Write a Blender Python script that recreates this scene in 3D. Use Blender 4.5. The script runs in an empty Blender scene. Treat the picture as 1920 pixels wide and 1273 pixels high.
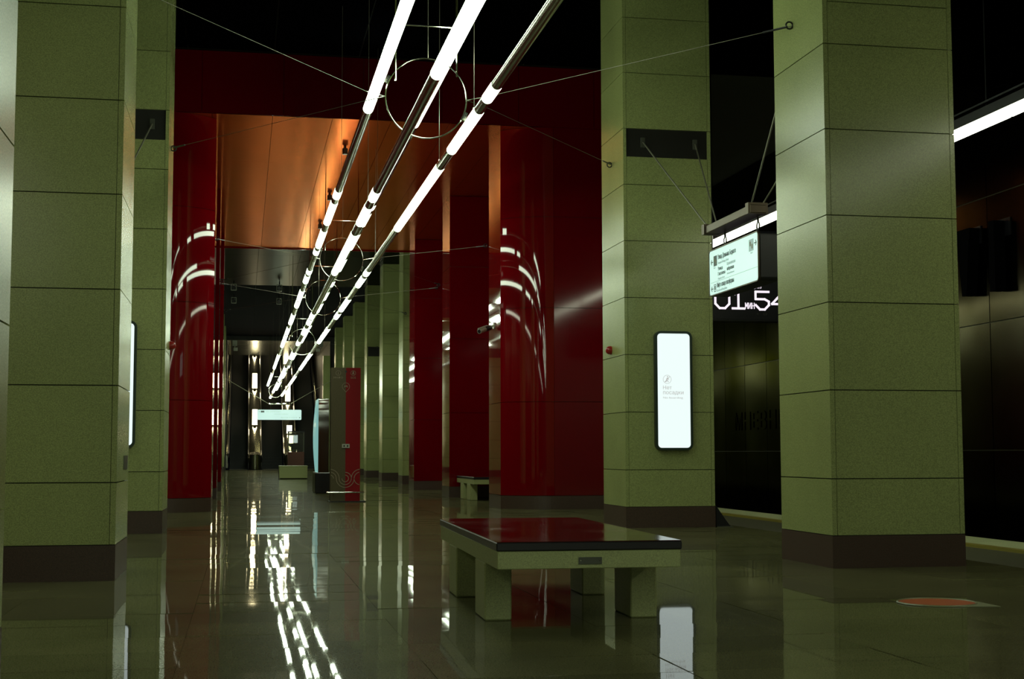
import bpy, bmesh, math, random
from mathutils import Vector, Matrix

S = bpy.context.scene
COL = S.collection
random.seed(7)

# ------------------------------------------------------------------ camera
FPX, CXP, CYP, HC = 2643.22, 960.0, 636.5, 1.0373
_Y = Vector((454.55 - CXP, 850.03 - CYP, FPX)).normalized()
_U = Vector((1, -0.0018, 0)).cross(_Y).normalized()
if _U.y > 0: _U = -_U
_X = _Y.cross(_U).normalized()
if _X.x < 0: _X = -_X
R_ = Matrix((_X, _Y, _U))            # picture axes (right, down, forward) -> hall axes
cam_d = bpy.data.cameras.new('camera')
cam = bpy.data.objects.new('camera', cam_d); COL.objects.link(cam)
cam_d.sensor_fit = 'HORIZONTAL'; cam_d.sensor_width = 36.0
cam_d.lens = FPX * 36.0 / 1920.0
cam_d.clip_start = 0.05; cam_d.clip_end = 400
rt, up, bk = R_.col[0], -R_.col[1], -R_.col[2]
cam.matrix_world = Matrix(((rt.x, up.x, bk.x, 0), (rt.y, up.y, bk.y, 0), (rt.z, up.z, bk.z, HC), (0, 0, 0, 1)))
S.camera = cam

# ------------------------------------------------------------------ world, exposure
W = bpy.data.worlds.new('World'); S.world = W; W.use_nodes = True
W.node_tree.nodes['Background'].inputs[0].default_value = (0.35, 0.3, 1.0, 1)
W.node_tree.nodes['Background'].inputs[1].default_value = 0.001
S.view_settings.view_transform = 'Standard'; S.view_settings.look = 'None'
S.view_settings.exposure = 0.0; S.view_settings.gamma = 1.0
S.view_settings.use_curve_mapping = False
S.cycles.use_denoising = True
S.cycles.max_bounces = 8; S.cycles.diffuse_bounces = 4; S.cycles.glossy_bounces = 5
S.cycles.sample_clamp_indirect = 6.0
S.cycles.caustics_reflective = True; S.cycles.blur_glossy = 0.3

TUBE_L, PLAT_L, LAMP_L = 17.0, 9.3, 15.0

# ------------------------------------------------------------------ materials
def mat(name, base, rough=0.5, metal=0.0, spec=0.5, emit=None, es=0.0, speckle=None, cloud=None, rvar=None,
        coat=0.0, bump=None, aniso=None, rnd=0.0, streak=None):
    m = bpy.data.materials.new(name); m.use_nodes = True
    nt = m.node_tree; b = nt.nodes['Principled BSDF']
    b.inputs['Base Color'].default_value = (*base, 1)
    b.inputs['Roughness'].default_value = rough
    b.inputs['Metallic'].default_value = metal
    b.inputs['Specular IOR Level'].default_value = spec
    b.inputs['Coat Weight'].default_value = coat
    b.inputs['Coat Roughness'].default_value = 0.04
    if emit:
        b.inputs['Emission Color'].default_value = (*emit, 1)
        b.inputs['Emission Strength'].default_value = es
    tc = nt.nodes.new('ShaderNodeNewGeometry')
    cur = None
    def noise(scale, detail=2.0):
        n = nt.nodes.new('ShaderNodeTexNoise'); n.inputs['Scale'].default_value = scale
        n.inputs['Detail'].default_value = detail
        nt.links.new(tc.outputs['Position'], n.inputs['Vector']); return n
    def mul(fac_socket, lo, hi):
        nonlocal cur
        r = nt.nodes.new('ShaderNodeMapRange'); r.inputs['From Min'].default_value = 0.3; r.inputs['From Max'].default_value = 0.7
        r.inputs['To Min'].default_value = lo; r.inputs['To Max'].default_value = hi
        nt.links.new(fac_socket, r.inputs['Value'])
        mx = nt.nodes.new('ShaderNodeVectorMath'); mx.operation = 'SCALE'
        if cur is None: mx.inputs[0].default_value = base
        else: nt.links.new(cur, mx.inputs[0])
        nt.links.new(r.outputs['Result'], mx.inputs['Scale']); cur = mx.outputs['Vector']
    if speckle: mul(noise(speckle[0], 1.0).outputs['Fac'], 1 - speckle[1], 1 + speckle[1])
    if cloud: mul(noise(cloud[0], 3.0).outputs['Fac'], 1 - cloud[1], 1 + cloud[1])
    if rnd:
        oi = nt.nodes.new('ShaderNodeObjectInfo')
        mp = nt.nodes.new('ShaderNodeMapRange'); mp.inputs['To Min'].default_value = 0.3; mp.inputs['To Max'].default_value = 0.7
        nt.links.new(oi.outputs['Random'], mp.inputs['Value']); mul(mp.outputs['Result'], 1 - rnd, 1 + rnd)
    if cur is not None: nt.links.new(cur, b.inputs['Base Color'])
    if rvar:
        n = noise(rvar[0], 2.0); r = nt.nodes.new('ShaderNodeMapRange')
        r.inputs['From Min'].default_value = 0.3; r.inputs['From Max'].default_value = 0.7
        r.inputs['To Min'].default_value = rvar[1]; r.inputs['To Max'].default_value = rvar[2]
        nt.links.new(n.outputs['Fac'], r.inputs['Value']); nt.links.new(r.outputs['Result'], b.inputs['Roughness'])
    if bump:
        n = noise(bump[0], 1.0); bp = nt.nodes.new('ShaderNodeBump')
        bp.inputs['Strength'].default_value = 1.0; bp.inputs['Distance'].default_value = bump[1]
        nt.links.new(n.outputs['Fac'], bp.inputs['Height']); nt.links.new(bp.outputs['Normal'], b.inputs['Normal'])
    return m

M = {}
M['stone'] = mat('grey green ceramic stone', (.29, .325, .123), .24, spec=.5, speckle=(115, .26), cloud=(1.2, .06), rnd=.04)
M['joint'] = mat('dark joint', (.03, .032, .015), .8)
M['plinth'] = mat('brown granite plinth', (.058, .034, .024), .35, speckle=(140, .3))
M['recess'] = mat('black recess panel', (.012, .011, .008), .4)
M['floor'] = mat('polished granite', (.108, .104, .046), .06, spec=.5, speckle=(120, .35), cloud=(.9, .2), rvar=(1.6, .035, .085), rnd=.12)
def polish(m, k, rough):
    nt = m.node_tree; b = nt.nodes['Principled BSDF']; out = nt.nodes['Material Output']
    b.inputs['Specular IOR Level'].default_value = .006
    for l in list(b.inputs['Roughness'].links): nt.links.remove(l)
    b.inputs['Roughness'].default_value = .42
    g = nt.nodes.new('ShaderNodeBsdfGlossy'); g.inputs['Roughness'].default_value = rough
    f = nt.nodes.new('ShaderNodeFresnel'); f.inputs['IOR'].default_value = 1.5
    mm = nt.nodes.new('ShaderNodeMath'); mm.operation = 'MULTIPLY'; mm.inputs[1].default_value = k
    nt.links.new(f.outputs[0], mm.inputs[0]); mx = nt.nodes.new('ShaderNodeMixShader')
    nt.links.new(mm.outputs[0], mx.inputs[0]); nt.links.new(b.outputs[0], mx.inputs[1]); nt.links.new(g.outputs[0], mx.inputs[2])
    nt.links.new(mx.outputs[0], out.inputs['Surface'])
polish(M['floor'], .72, .022)
M['grout'] = mat('dark grout', (.06, .06, .026), .5)
M['edge_stone'] = mat('pale platform edge granite', (.42, .46, .24), .45, speckle=(80, .3))
M['yellow'] = mat('yellow line paint', (.22, .18, .02), .5)
M['void'] = mat('matte black void', (.003, .003, .004), .95, spec=.05)
M['ceiling'] = mat('black metal ceiling', (.022, .022, .028), .28, metal=1.0, spec=.5, cloud=(.5, .15))
M['track_wall'] = mat('dark glossy track wall', (.065, .058, .040), .17, metal=1.0, cloud=(.7, .35), rnd=.25)
for k_, v_ in (('ceiling', .28), ('track_wall', .42)): M[k_].node_tree.nodes['Principled BSDF'].inputs['Specular Tint'].default_value = (v_, v_ * 1.02, v_ * .92, 1)
M['track_bed'] = mat('track ballast concrete', (.02, .02, .018), .8, speckle=(20, .4))
M['red'] = mat('red glossy enamel', (.15, .0008, .003), .035, spec=.55, cloud=(.6, .08))
M['red_flat'] = mat('dark red glossy enamel', (.13, .0006, .003), .09, spec=.5, cloud=(.6, .08))
M['soffit'] = mat('red satin metal', (.50, .062, .013), .21, metal=.85, spec=.5, cloud=(1.5, .08), bump=(3.0, .002))
M['soffit'].node_tree.nodes['Principled BSDF'].inputs['Specular Tint'].default_value = (1.0, .52, .22, 1)
M['steel'] = mat('brushed steel', (.62, .62, .52), .15, metal=1)
M['chrome'] = mat('polished steel', (.75, .75, .68), .1, metal=1)
M['pipe'] = mat('dark chrome pipe', (.30, .29, .235), .2, metal=1)
M['wire'] = mat('steel wire', (.30, .29, .22), .45, metal=.7)
M['thin_wire'] = mat('dull thin wire', (.16, .15, .11), .5, metal=.6)
M['tube'] = mat('lit opal tube', (.9, .9, .85), .4, emit=(.84, 1.0, .74), es=TUBE_L)
M['plat'] = mat('lit opal strip', (.9, .9, .85), .4, emit=(.95, 1.0, .74), es=PLAT_L)
M['lamp'] = mat('lit warm lamp glass', (.9, .85, .7), .4, emit=(1.0, .84, .50), es=LAMP_L)
M['sign'] = mat('backlit sign face', (.2, .24, .22), .3, emit=(.55, .82, .74), es=.95)
M['board'] = mat('backlit board face', (.15, .18, .18), .25, emit=(.84, .965, .945), es=1.0)
M['screen'] = mat('lit screen', (.1, .1, .1), .15, emit=(.18, .40, .38), es=1.0)
M['led'] = mat('white display segment', (.1, .1, .1), .5, emit=(.90, .80, .90), es=1.1)
M['ink'] = mat('dark print', (.03, .04, .03), .6, emit=(.09, .13, .11), es=.8)
M['ink_pale'] = mat('pale grey print', (.16, .20, .18), .6, emit=(.26, .38, .34), es=1.0)
M['ink_faint'] = mat('faint print', (.3, .3, .3), .6, emit=(.38, .36, .36), es=1.0)
M['black'] = mat('black plastic', (.010, .010, .013), .3)
M['frame'] = mat('dark green grey frame', (.035, .055, .042), .3, metal=.4)
M['brown'] = mat('brown metal', (.10, .075, .05), .35, metal=.6)
M['seat'] = mat('polished dark red seat slab', (.055, .006, .004), .1, spec=.4, cloud=(3.0, .4), rvar=(2.5, .05, .14))
M['seat_side'] = mat('dark seat edge', (.012, .010, .012), .35)
M['bench'] = mat('pale cast stone', (.34, .37, .155), .45, speckle=(150, .2))
M['plate'] = mat('dull metal plate', (.10, .105, .08), .35, metal=.5)
M['pillar_grey'] = mat('grey bronze panel', (.095, .078, .036), .45, spec=.3, speckle=(60, .12))
M['pillar_red'] = mat('red panel', (.24, .003, .006), .45, spec=.2)
M['print_red'] = mat('pale print on panel', (.30, .24, .16), .5)
M['alarm'] = mat('red alarm plastic', (.28, .012, .010), .3)
M['camera_white'] = mat('pale camera metal', (.45, .46, .38), .3, metal=.2)
M['orange'] = mat('orange floor sticker', (.42, .075, .015), .45)
M['pale'] = mat('pale sticker film', (.20, .21, .11), .4)
M['esc_dark'] = mat('black escalator steps', (.008, .008, .008), .45)
M['rubber'] = mat('black handrail rubber', (.012, .012, .012), .35)
M['totem'] = mat('glossy brown black enamel', (.03, .018, .008), .12, spec=.8)
M['glass'] = mat('booth glass', (.5, .55, .5), .03)
M['glass'].node_tree.nodes['Principled BSDF'].inputs['Transmission Weight'].default_value = .95
M['booth'] = mat('red brown booth panel', (.10, .03, .02), .4)
M['wall_dark'] = mat('dark end wall', (.012, .011, .010), .5)
M['lintel'] = mat('steel lintel', (.42, .44, .36), .22, metal=1)

# ------------------------------------------------------------------ mesh helpers
def obj(name, bm_or_me, m, parent=None, loc=(0, 0, 0), rot=None, smooth=False):
    if isinstance(bm_or_me, bmesh.types.BMesh):
        me = bpy.data.meshes.new(name); bm_or_me.to_mesh(me); bm_or_me.free()
    else: me = bm_or_me
    if m is not None and not me.materials: me.materials.append(m)
    if smooth:
        for p in me.polygons: p.use_smooth = True
        try: me.set_sharp_from_angle(angle=math.radians(40))
        except Exception: pass
    o = bpy.data.objects.new(name, me); COL.objects.link(o)
    o.location = loc
    if rot: o.rotation_euler = rot
    if parent: o.parent = parent
    return o

def thing(name, label, cat, loc=(0, 0, 0), rz=0.0, group=None):
    o = bpy.data.objects.new(name, None); COL.objects.link(o)
    o.location = loc; o.rotation_euler = (0, 0, rz); o.empty_display_size = .2
    o['label'] = label; o['category'] = cat
    if group: o['group'] = group
    return o

def tag(o, label, cat, group=None):
    o['label'] = label; o['category'] = cat
    if group: o['group'] = group
    return o

def struct(name, bm, m):
    o = obj(name, bm, m); o['kind'] = 'structure'; return o

def add_box(bm, x0, x1, y0, y1, z0, z1, bevel=0.0, seg=1):
    r = bmesh.ops.create_cube(bm, size=1.0)
    vs = r['verts']
    bmesh.ops.scale(bm, verts=vs, vec=(x1 - x0, y1 - y0, z1 - z0))
    bmesh.ops.translate(bm, verts=vs, vec=((x0 + x1) / 2, (y0 + y1) / 2, (z0 + z1) / 2))
    if bevel:
        es = list({e for v in vs for e in v.link_edges})
        bmesh.ops.bevel(bm, geom=es, offset=bevel, segments=seg, affect='EDGES', profile=.5)
    return bm

def box(*a, **k): return add_box(bmesh.new(), *a, **k)

def add_tube(bm, a, b, r, n=12, r2=None, cap=True):
    a, b = Vector(a), Vector(b); d = b - a
    q = d.to_track_quat('Z', 'Y').to_matrix().to_4x4()
    bmesh.ops.create_cone(bm, cap_ends=cap, segments=n, radius1=r, radius2=r if r2 is None else r2, depth=d.length,
                          matrix=Matrix.Translation((a + b) / 2) @ q)
    return bm

def tube(*a, **k): return add_tube(bmesh.new(), *a, **k)

def add_torus(bm, c, R, r, axis='Y', n=48, k=8, a0=0, a1=2 * math.pi):
    full = abs(a1 - a0 - 2 * math.pi) < 1e-6
    rings = []
    cnt = n if full else n + 1
    for i in range(cnt):
        t = a0 + (a1 - a0) * i / n; row = []
        for j in range(k):
            p = 2 * math.pi * j / k
            u = (R + r * math.cos(p)); w = r * math.sin(p)
            if axis == 'Y': v = (c[0] + u * math.cos(t), c[1] + w, c[2] + u * math.sin(t))
            elif axis == 'Z': v = (c[0] + u * math.cos(t), c[1] + u * math.sin(t), c[2] + w)
            else: v = (c[0] + w, c[1] + u * math.cos(t), c[2] + u * math.sin(t))
            row.append(bm.verts.new(v))
        rings.append(row)
    m = len(rings)
    for i in range(m if full else m - 1):
        A, B = rings[i], rings[(i + 1) % m]
        for j in range(k):
            bm.faces.new((A[j], A[(j + 1) % k], B[(j + 1) % k], B[j]))
    return bm

def add_prism(bm, pts, axis, t0, t1):
    """extrude a polygon; pts are 2-d in the two other axes (X: y,z  Y: x,z  Z: x,y)"""
    def P(p, t):
        return {'X': (t, p[0], p[1]), 'Y': (p[0], t, p[1]), 'Z': (p[0], p[1], t)}[axis]
    a = [bm.verts.new(P(p, t0)) for p in pts]; b = [bm.verts.new(P(p, t1)) for p in pts]
    n = len(pts)
    bm.faces.new(a); bm.faces.new(list(reversed(b)))
    for i in range(n): bm.faces.new((a[i], b[i], b[(i + 1) % n], a[(i + 1) % n]))
    bmesh.ops.recalc_face_normals(bm, faces=bm.faces[:])
    return bm

def prism(*a): return add_prism(bmesh.new(), *a)

def rrect(x0, x1, z0, z1, r, n=6):
    pts = []
    for cx, cz, a in ((x1 - r, z1 - r, 0), (x0 + r, z1 - r, 90), (x0 + r, z0 + r, 180), (x1 - r, z0 + r, 270)):
        for i in range(n + 1):
            t = math.radians(a + 90 * i / n); pts.append((cx + r * math.cos(t), cz + r * math.sin(t)))
    return pts

def frame_prism(x0, x1, z0, z1, r, w, y0, y1, n=6):
    """rounded rectangular ring in the xz plane"""
    bm = bmesh.new(); o_ = rrect(x0, x1, z0, z1, r, n); i_ = rrect(x0 + w, x1 - w, z0 + w, z1 - w, max(r - w, .004), n)
    L = len(o_)
    V = [[bm.verts.new((p[0], y, p[1])) for p in pp] for pp in (o_, i_) for y in (y0, y1)]
    of, ob, inf, inb = V
    for k in range(L):
        l = (k + 1) % L
        bm.faces.new((of[k], of[l], inf[l], inf[k])); bm.faces.new((ob[k], inb[k], inb[l], ob[l]))
        bm.faces.new((of[k], ob[k], ob[l], of[l])); bm.faces.new((inf[k], inf[l], inb[l], inb[k]))
    bmesh.ops.recalc_face_normals(bm, faces=bm.faces[:])
    return bm

def text(body, size, m, parent, loc, rot, depth=0.0015, name='lettering', align='LEFT', width=None, height=None):
    """width/height: squeeze the finished line to that size"""
    cu = bpy.data.curves.new(name, 'FONT'); cu.body = body; cu.size = size; cu.extrude = depth; cu.align_x = align
    cu.resolution_u = 3
    t = bpy.data.objects.new(name, cu); COL.objects.link(t)
    bpy.context.view_layer.update()
    me = bpy.data.meshes.new_from_object(t.evaluated_get(bpy.context.evaluated_depsgraph_get()))
    bpy.data.objects.remove(t); bpy.data.curves.remove(cu)
    if width and len(me.vertices):
        xs = [v.co.x for v in me.vertices]; k = width / max(1e-6, max(xs) - min(xs)); x0 = min(xs)
        for v in me.vertices: v.co.x = (v.co.x - x0) * k
    if height and len(me.vertices):
        ys = [v.co.y for v in me.vertices]; k = height / max(1e-6, max(ys) - min(ys)); y0 = min(ys)
        for v in me.vertices: v.co.y = (v.co.y - y0) * k
    me.materials.clear(); me.materials.append(m)
    return obj(name, me, m, parent, loc, rot)

FACE_FRONT = (math.pi / 2, 0, 0)                   # lettering that faces -Y
FACE_HALL_R = (math.pi / 2, 0, -math.pi / 2)       # on the right side, faces -X, reads towards -Y

# ------------------------------------------------------------------ measures of the hall
XR, XL, CW, CD = 5.21, -1.016, 1.287, 1.215        # column faces towards the hall, column width and depth
Y0, PER = 11.98, 6.954
HCX = (XR + XL) / 2
ZC = 8.28                                          # hall ceiling
PF, PB, PZ = 25.5, 42.3, 7.14                      # red portal: front, back, soffit
PXR, PXL = 4.765, -.571
EDGE_X = 8.85
TRACK_X = 12.5

# ------------------------------------------------------------------ floor
fl = struct('floor', box(-6.0, 8.08, -31, 92.6, -1.1, -.030), M['grout'])
SW, SD, GAP = 1.2, .6, .0018
slab_me = bpy.data.meshes.new('floor_slab')
b_ = box(-SW / 2 + GAP / 2, SW / 2 - GAP / 2, -SD / 2 + GAP / 2, SD / 2 - GAP / 2, -.03, 0); b_.to_mesh(slab_me); b_.free()
slab_me.materials.append(M['floor'])
nx0, nx1 = -5, 7
far_bm = bmesh.new()
row = 0; y = -30.37
while y < 92.0:
    for i in range(nx0, nx1):
        cx = HCX + (i - .5) * SW + (0.3 if row % 2 else -.3) * 0
        if cx + SW / 2 > 8.07: continue
        tx, ty = random.gauss(0, .0016), random.gauss(0, .0014)
        if 5.4 < y < 18.0 and -3.4 < cx < 8.0:
            o = bpy.data.objects.new('floor_slab', slab_me); COL.objects.link(o)
            o.parent = fl; o.location = (cx, y, 0); o.rotation_euler = (tx, ty, 0)
        else:
            hx, hy = SW / 2 - GAP / 2, SD / 2 - GAP / 2
            q = [(cx + sx * hx, y + sy * hy, -sx * hx * ty + sy * hy * tx) for sx, sy in ((-1, -1), (1, -1), (1, 1), (-1, 1))]
            vs = [far_bm.verts.new(p) for p in q]; far_bm.faces.new(vs)
    y += SD; row += 1
fo = obj('floor_slabs_beyond', far_bm, M['floor'], fl); fo['kind'] = 'stuff'
for (x0, x1, nm, m, z1) in ((8.08, 8.20, 'yellow_line', 'yellow', .002), (8.20, EDGE_X, 'edge_strip', 'edge_stone', 0.0)):
    yy = 2.0
    while yy < 60:
        obj(nm, box(x0, x1 - .004, yy, yy + 1.195 * (1 if m != 'yellow' else 1.004), -.03, z1), M[m], fl); yy += 1.2
struct('trim_1', box(8.08, EDGE_X - .1, -31, 92.6, -1.1, -.03), M['grout'])
struct('trim_2', box(EDGE_X - .1, TRACK_X, -31, 92.6, -1.25, -1.1), M['track_bed'])

# ------------------------------------------------------------------ walls, ceiling
wr = struct('wall_right', box(TRACK_X + .03, TRACK_X + .4, -31, 96, -1.25, ZC), M['grout'])
def wall_panel(ya, yb, za, zb):
    o = obj('panel', box(TRACK_X, TRACK_X + .03, ya + .012, yb - .012, za + .010, zb - .010), M['track_wall'], wr); return o
yy = 10.0
for _ in range(24):
    for za, zb in ((-1.1, 1.07), (1.07, 3.24), (3.24, 5.41), (5.41, ZC)):
        wall_panel(yy, yy + 1.5 * 1.0, za, zb)
    yy += 1.5
fw = obj('panel', box(TRACK_X, TRACK_X + .03, 46, 96, -1.1, ZC), M['track_wall'], wr)
struct('wall_left', box(-9.0, -8.7, -31, 96, -1.25, ZC), M['track_wall'])
lp = struct('trim_3', box(-8.7, -6.0, -31, 92.6, -1.25, -1.1), M['track_bed'])
ce = struct('ceiling', box(-9, TRACK_X + .4, -31, 96, ZC + .03, ZC + .3), M['joint'])
cx = -8.7
while cx < TRACK_X:
    for ya, yb in ((-31, -15), (-15, 5), (5, 15.05), (15.05, 25.4), (42.4, 52), (52, 61.5), (61.5, 75), (75, 88.4)):
        obj('panel', box(cx + .006, cx + 1.52, ya + .006, yb - .006, ZC, ZC + .03), M['ceiling' if yb < 62 else 'void'], ce)
    cx += 1.53
struct('wall_back', box(-9, TRACK_X, -31.3, -31, -1.2, ZC), M['wall_dark'])

# big relief letters of the station name on the track wall
nl = thing('station_name', 'raised dark station name letters on the glossy wall across the track', 'lettering', (TRACK_X, 34.75, 1.6))
yy = 34.75
for chh, wl in zip('МНЕВНИКИ', (.66, .62, .52, .58, .62, .64, .58, .62)):
    text(chh, .6, M['track_wall'], nl, (-.010, yy - 34.75, 0), FACE_HALL_R, depth=.008, name='letter', width=wl - .16, height=.46); yy -= wl
for pts, lab, yy in ((((-.07, 3.74), (.07, 3.74), (.24, 4.9), (-.24, 4.9)), 'dark tapering bracket high on the track wall, left of the straight one', 22.45),
                 (((-.09, 3.72), (.09, 3.72), (.09, 4.9), (-.09, 4.9)), 'dark straight upright bracket high on the track wall, beside the tapering one', 21.5)):
    br = thing('wall_bracket', lab, 'bracket', (TRACK_X, yy, 3.74))
    obj('upright', prism([(p[0], p[1] - 3.74) for p in pts], 'X', -.22, -.02), M['void'], br)
    obj('wall_plate', box(-.02, -.0, -.26, .26, .9, 1.2), M['black'], br)

# ------------------------------------------------------------------ stone columns
_pm = {}
def pmesh(key, *b):
    if key not in _pm:
        me = bpy.data.meshes.new('panel'); bm = box(*b); bm.to_mesh(me); bm.free(); me.materials.append(M['stone']); _pm[key] = me
    return _pm[key]
ROWS_H = [(.29, .8)] + [(.8 * i, .8 * (i + 1)) for i in range(1, 10)] + [(8.0, ZC)]
ROWS_F = [(.29, .8)] + [(.8 * i, .8 * (i + 1)) for i in range(1, 6)] + [(4.8, 5.2), (5.6, 6.4), (6.4, 7.2), (7.2, 8.0), (8.0, ZC)]
ROWS_H = [(.29, .8), (.8, 1.6), (1.6, 2.4), (2.4, 3.2), (3.2, 4.0), (4.0, 4.8), (4.8, 5.6), (5.6, 6.4), (6.4, 7.2), (7.2, 8.0), (8.0, ZC)]
ROWS_F = [(.29, .8), (.8, 1.6), (1.6, 2.4), (2.4, 3.2), (3.2, 4.0), (4.0, 4.8), (4.8, 5.2), (5.6, 6.4), (6.4, 7.2), (7.2, 8.0), (8.0, ZC)]
TK, G = .045, .0045
def column(x0, y0, label, group=None, front_recess=False, back_recess=False):
    c = thing('column', label, 'column', (x0 + CW / 2, y0 + CD / 2, 0), 0, group)
    hw, hd = CW / 2, CD / 2
    obj('core', box(-hw + .03, hw - .03, -hd + .03, hd - .03, .02, ZC), M['joint'], c)
    obj('plinth', box(-hw - .002, hw + .002, -hd - .002, hd + .002, 0, .288), M['plinth'], c)
    for z0, z1 in ROWS_H:
        for s in (-1, 1):
            k = ('s', s, round(z1 - z0, 3))
            me = pmesh(k, (-hw if s < 0 else hw - TK), (-hw + TK if s < 0 else hw), -hd, hd, G, z1 - z0 - G)
            obj('panel', me, None, c, (0, 0, z0))
    for z0, z1 in ROWS_F:
        for s in (-1, 1):
            k = ('f', s, round(z1 - z0, 3))
            me = pmesh(k, -hw + TK + G, hw - TK - G, (-hd if s < 0 else hd - TK), (-hd + TK if s < 0 else hd), G, z1 - z0 - G)
            obj('panel', me, None, c, (0, 0, z0))
    for s, rec in ((-1, front_recess), (1, back_recess)):
        if rec: obj('recess_panel', box(-hw + TK + G, hw - TK - G, s * (hd - .035) - .006, s * (hd - .035) + .006, 5.2, 5.6), M['recess'], c)
        else: obj('panel', pmesh(('f', s, .4), -hw + TK + G, hw - TK - G, (-hd if s < 0 else hd - TK), (-hd + TK if s < 0 else hd), G, .4 - G), None, c, (0, 0, 5.2))
    return c

def yk(k): return Y0 + PER * k
R1 = column(XR, yk(0), 'stone-panelled square column in the right row, closest one, behind the orange floor sticker', back_recess=True)
R2 = column(XR, yk(1), 'stone-panelled square column in the right row carrying the tall lit no boarding panel', front_recess=True)
L0 = column(XL - CW, yk(-1) + .25, 'stone-panelled column at the very left, only a pale sliver of its side in sight')
L1 = column(XL - CW, yk(0) + .088, 'broad stone-panelled square column in the left row, largest in view there', back_recess=True)
obj('service_plate', box(CW / 2, CW / 2 + .006, .05, .42, .90, 1.02), M['plate'], L1)
L2 = column(XL - CW, yk(1) + .088, 'stone-panelled column in the left row with a black band, just before the left red corner', front_recess=True)
ordw = ['first', 'second', 'third', 'fourth', 'fifth', 'sixth']
for i, k in enumerate(range(5, 11)):
    column(XR, yk(k), f'{ordw[i]} stone column beyond the red portal in the right row, counting towards the escalators', front_recess=k == 7, back_recess=k == 6)
    column(XL - CW, yk(k) + .088, f'{ordw[i]} stone column beyond the red portal in the left row, counting towards the escalators', front_recess=k == 7, back_recess=k == 6)

# ------------------------------------------------------------------ red portal
pt = thing('portal', 'wide red enamel portal spanning the hall, with rounded corners and glowing orange underside', 'portal', (HCX, PF, 0))
def plocal(bm):
    bmesh.ops.translate(bm, verts=bm.verts[:], vec=(-HCX, -PF, 0)); return bm
def arc_plan(side, n=14):
    """plan outline of the corner: flat front, an arc of 54 degrees, then the side face"""
    Rr = 1.14; th = math.radians(54); tip = 4.737; xs = tip + Rr * math.sin(th)
    pts = [(xs - Rr * math.sin(th * i / n), PF + Rr * (1 - math.cos(th * i / n))) for i in range(n + 1)]
    if side < 0: pts = [(2 * HCX - p[0], p[1]) for p in pts]
    return pts
rows4 = [(.25, 1.98), (1.98, 3.73), (3.73, 5.44), (5.44, PZ - .0)]
for side in (1, -1):
    mx = (lambda x: x) if side > 0 else (lambda x: 2 * HCX - x)
    arc = arc_plan(side); xs = arc[0][0]; xe = arc[-1][0]; ye = arc[-1][1]; yb = 27.25
    xo = mx(7.9)
    for z0, z1 in rows4:
        g = .004
        # curved panel
        bm = bmesh.new(); n = len(arc)
        cxr, cyr = (mx(5.66), PF + 1.14)
        ins = [((p[0] + (cxr - p[0]) * .03), (p[1] + (cyr - p[1]) * .03)) for p in arc]
        add_prism(bm, arc + ins[::-1], 'Z', z0 + g, z1 - g)
        obj('curved_panel', plocal(bm), M['red'], pt, smooth=True)
        a, b = sorted((xs, xo)); w = (b - a) / 2
        for i in range(2):
            obj('front_panel', plocal(box(a + w * i + .004, a + w * (i + 1) - .004, PF, PF + .035, z0 + g, z1 - g)), M['red_flat'], pt)
        a, b = sorted((xe, xe + side * .035))
        obj('side_panel', plocal(box(a, b, ye + .012, yb, z0 + g, z1 - g)), M['red'], pt)
        a, b = sorted((xe, xo))
        obj('back_panel', plocal(box(a + .04, b, yb - .035, yb - .001, z0 + g, z1 - g)), M['red_flat'], pt)
    # core and plinth follow the outline
    core = [(p[0] + side * .045, p[1] + .045) for p in arc] + [(xe + side * .045, yb - .04), (xo, yb - .04), (xo, PF + .04)]
    if side < 0: core = core[::-1]
    obj('core', plocal(prism(core, 'Z', .02, PZ)), M['joint'], pt)
    pl = [(p[0], p[1] - .003) for p in arc] + [(xe, yb), (xo, yb), (xo, PF - .003)]
    if side < 0: pl = pl[::-1]
    obj('plinth', plocal(prism(pl, 'Z', 0, .246)), M['plinth'], pt)
# upper front beam, in panels
xa = -3.7; 
for i in range(8):
    obj('beam_panel', plocal(box(xa + 1.45 * i + .004, xa + 1.45 * (i + 1) - .004, PF, PF + .05, PZ, ZC - .002)), M['red_flat'], pt)
    obj('beam_panel', plocal(box(xa + 1.45 * i + .004, xa + 1.45 * (i + 1) - .004, PB - .05, PB, PZ, ZC - .002)), M['red_flat'], pt)
obj('beam_core', plocal(box(-3.7, 7.9, PF + .05, PB - .05, PZ + .03, ZC)), M['joint'], pt)
# soffit panels
xs_ = [-3.7, -2.2, -.62, .46, 1.54, 2.62, 3.70, 4.78, 6.3, 7.9]
ys_ = [PF, 29.7, 33.9, 38.1, PB]
for i in range(len(xs_) - 1):
    for j in range(4):
        obj('soffit_panel', plocal(box(xs_[i] + .004, xs_[i + 1] - .004, ys_[j] + .003, ys_[j + 1] - .003, PZ, PZ + .03)), M['soffit'], pt)
obj('edge_trim', plocal(box(-3.7, 7.9, PB - .03, PB + .012, PZ - .035, PZ - .001)), M['red_flat'], pt)

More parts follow.
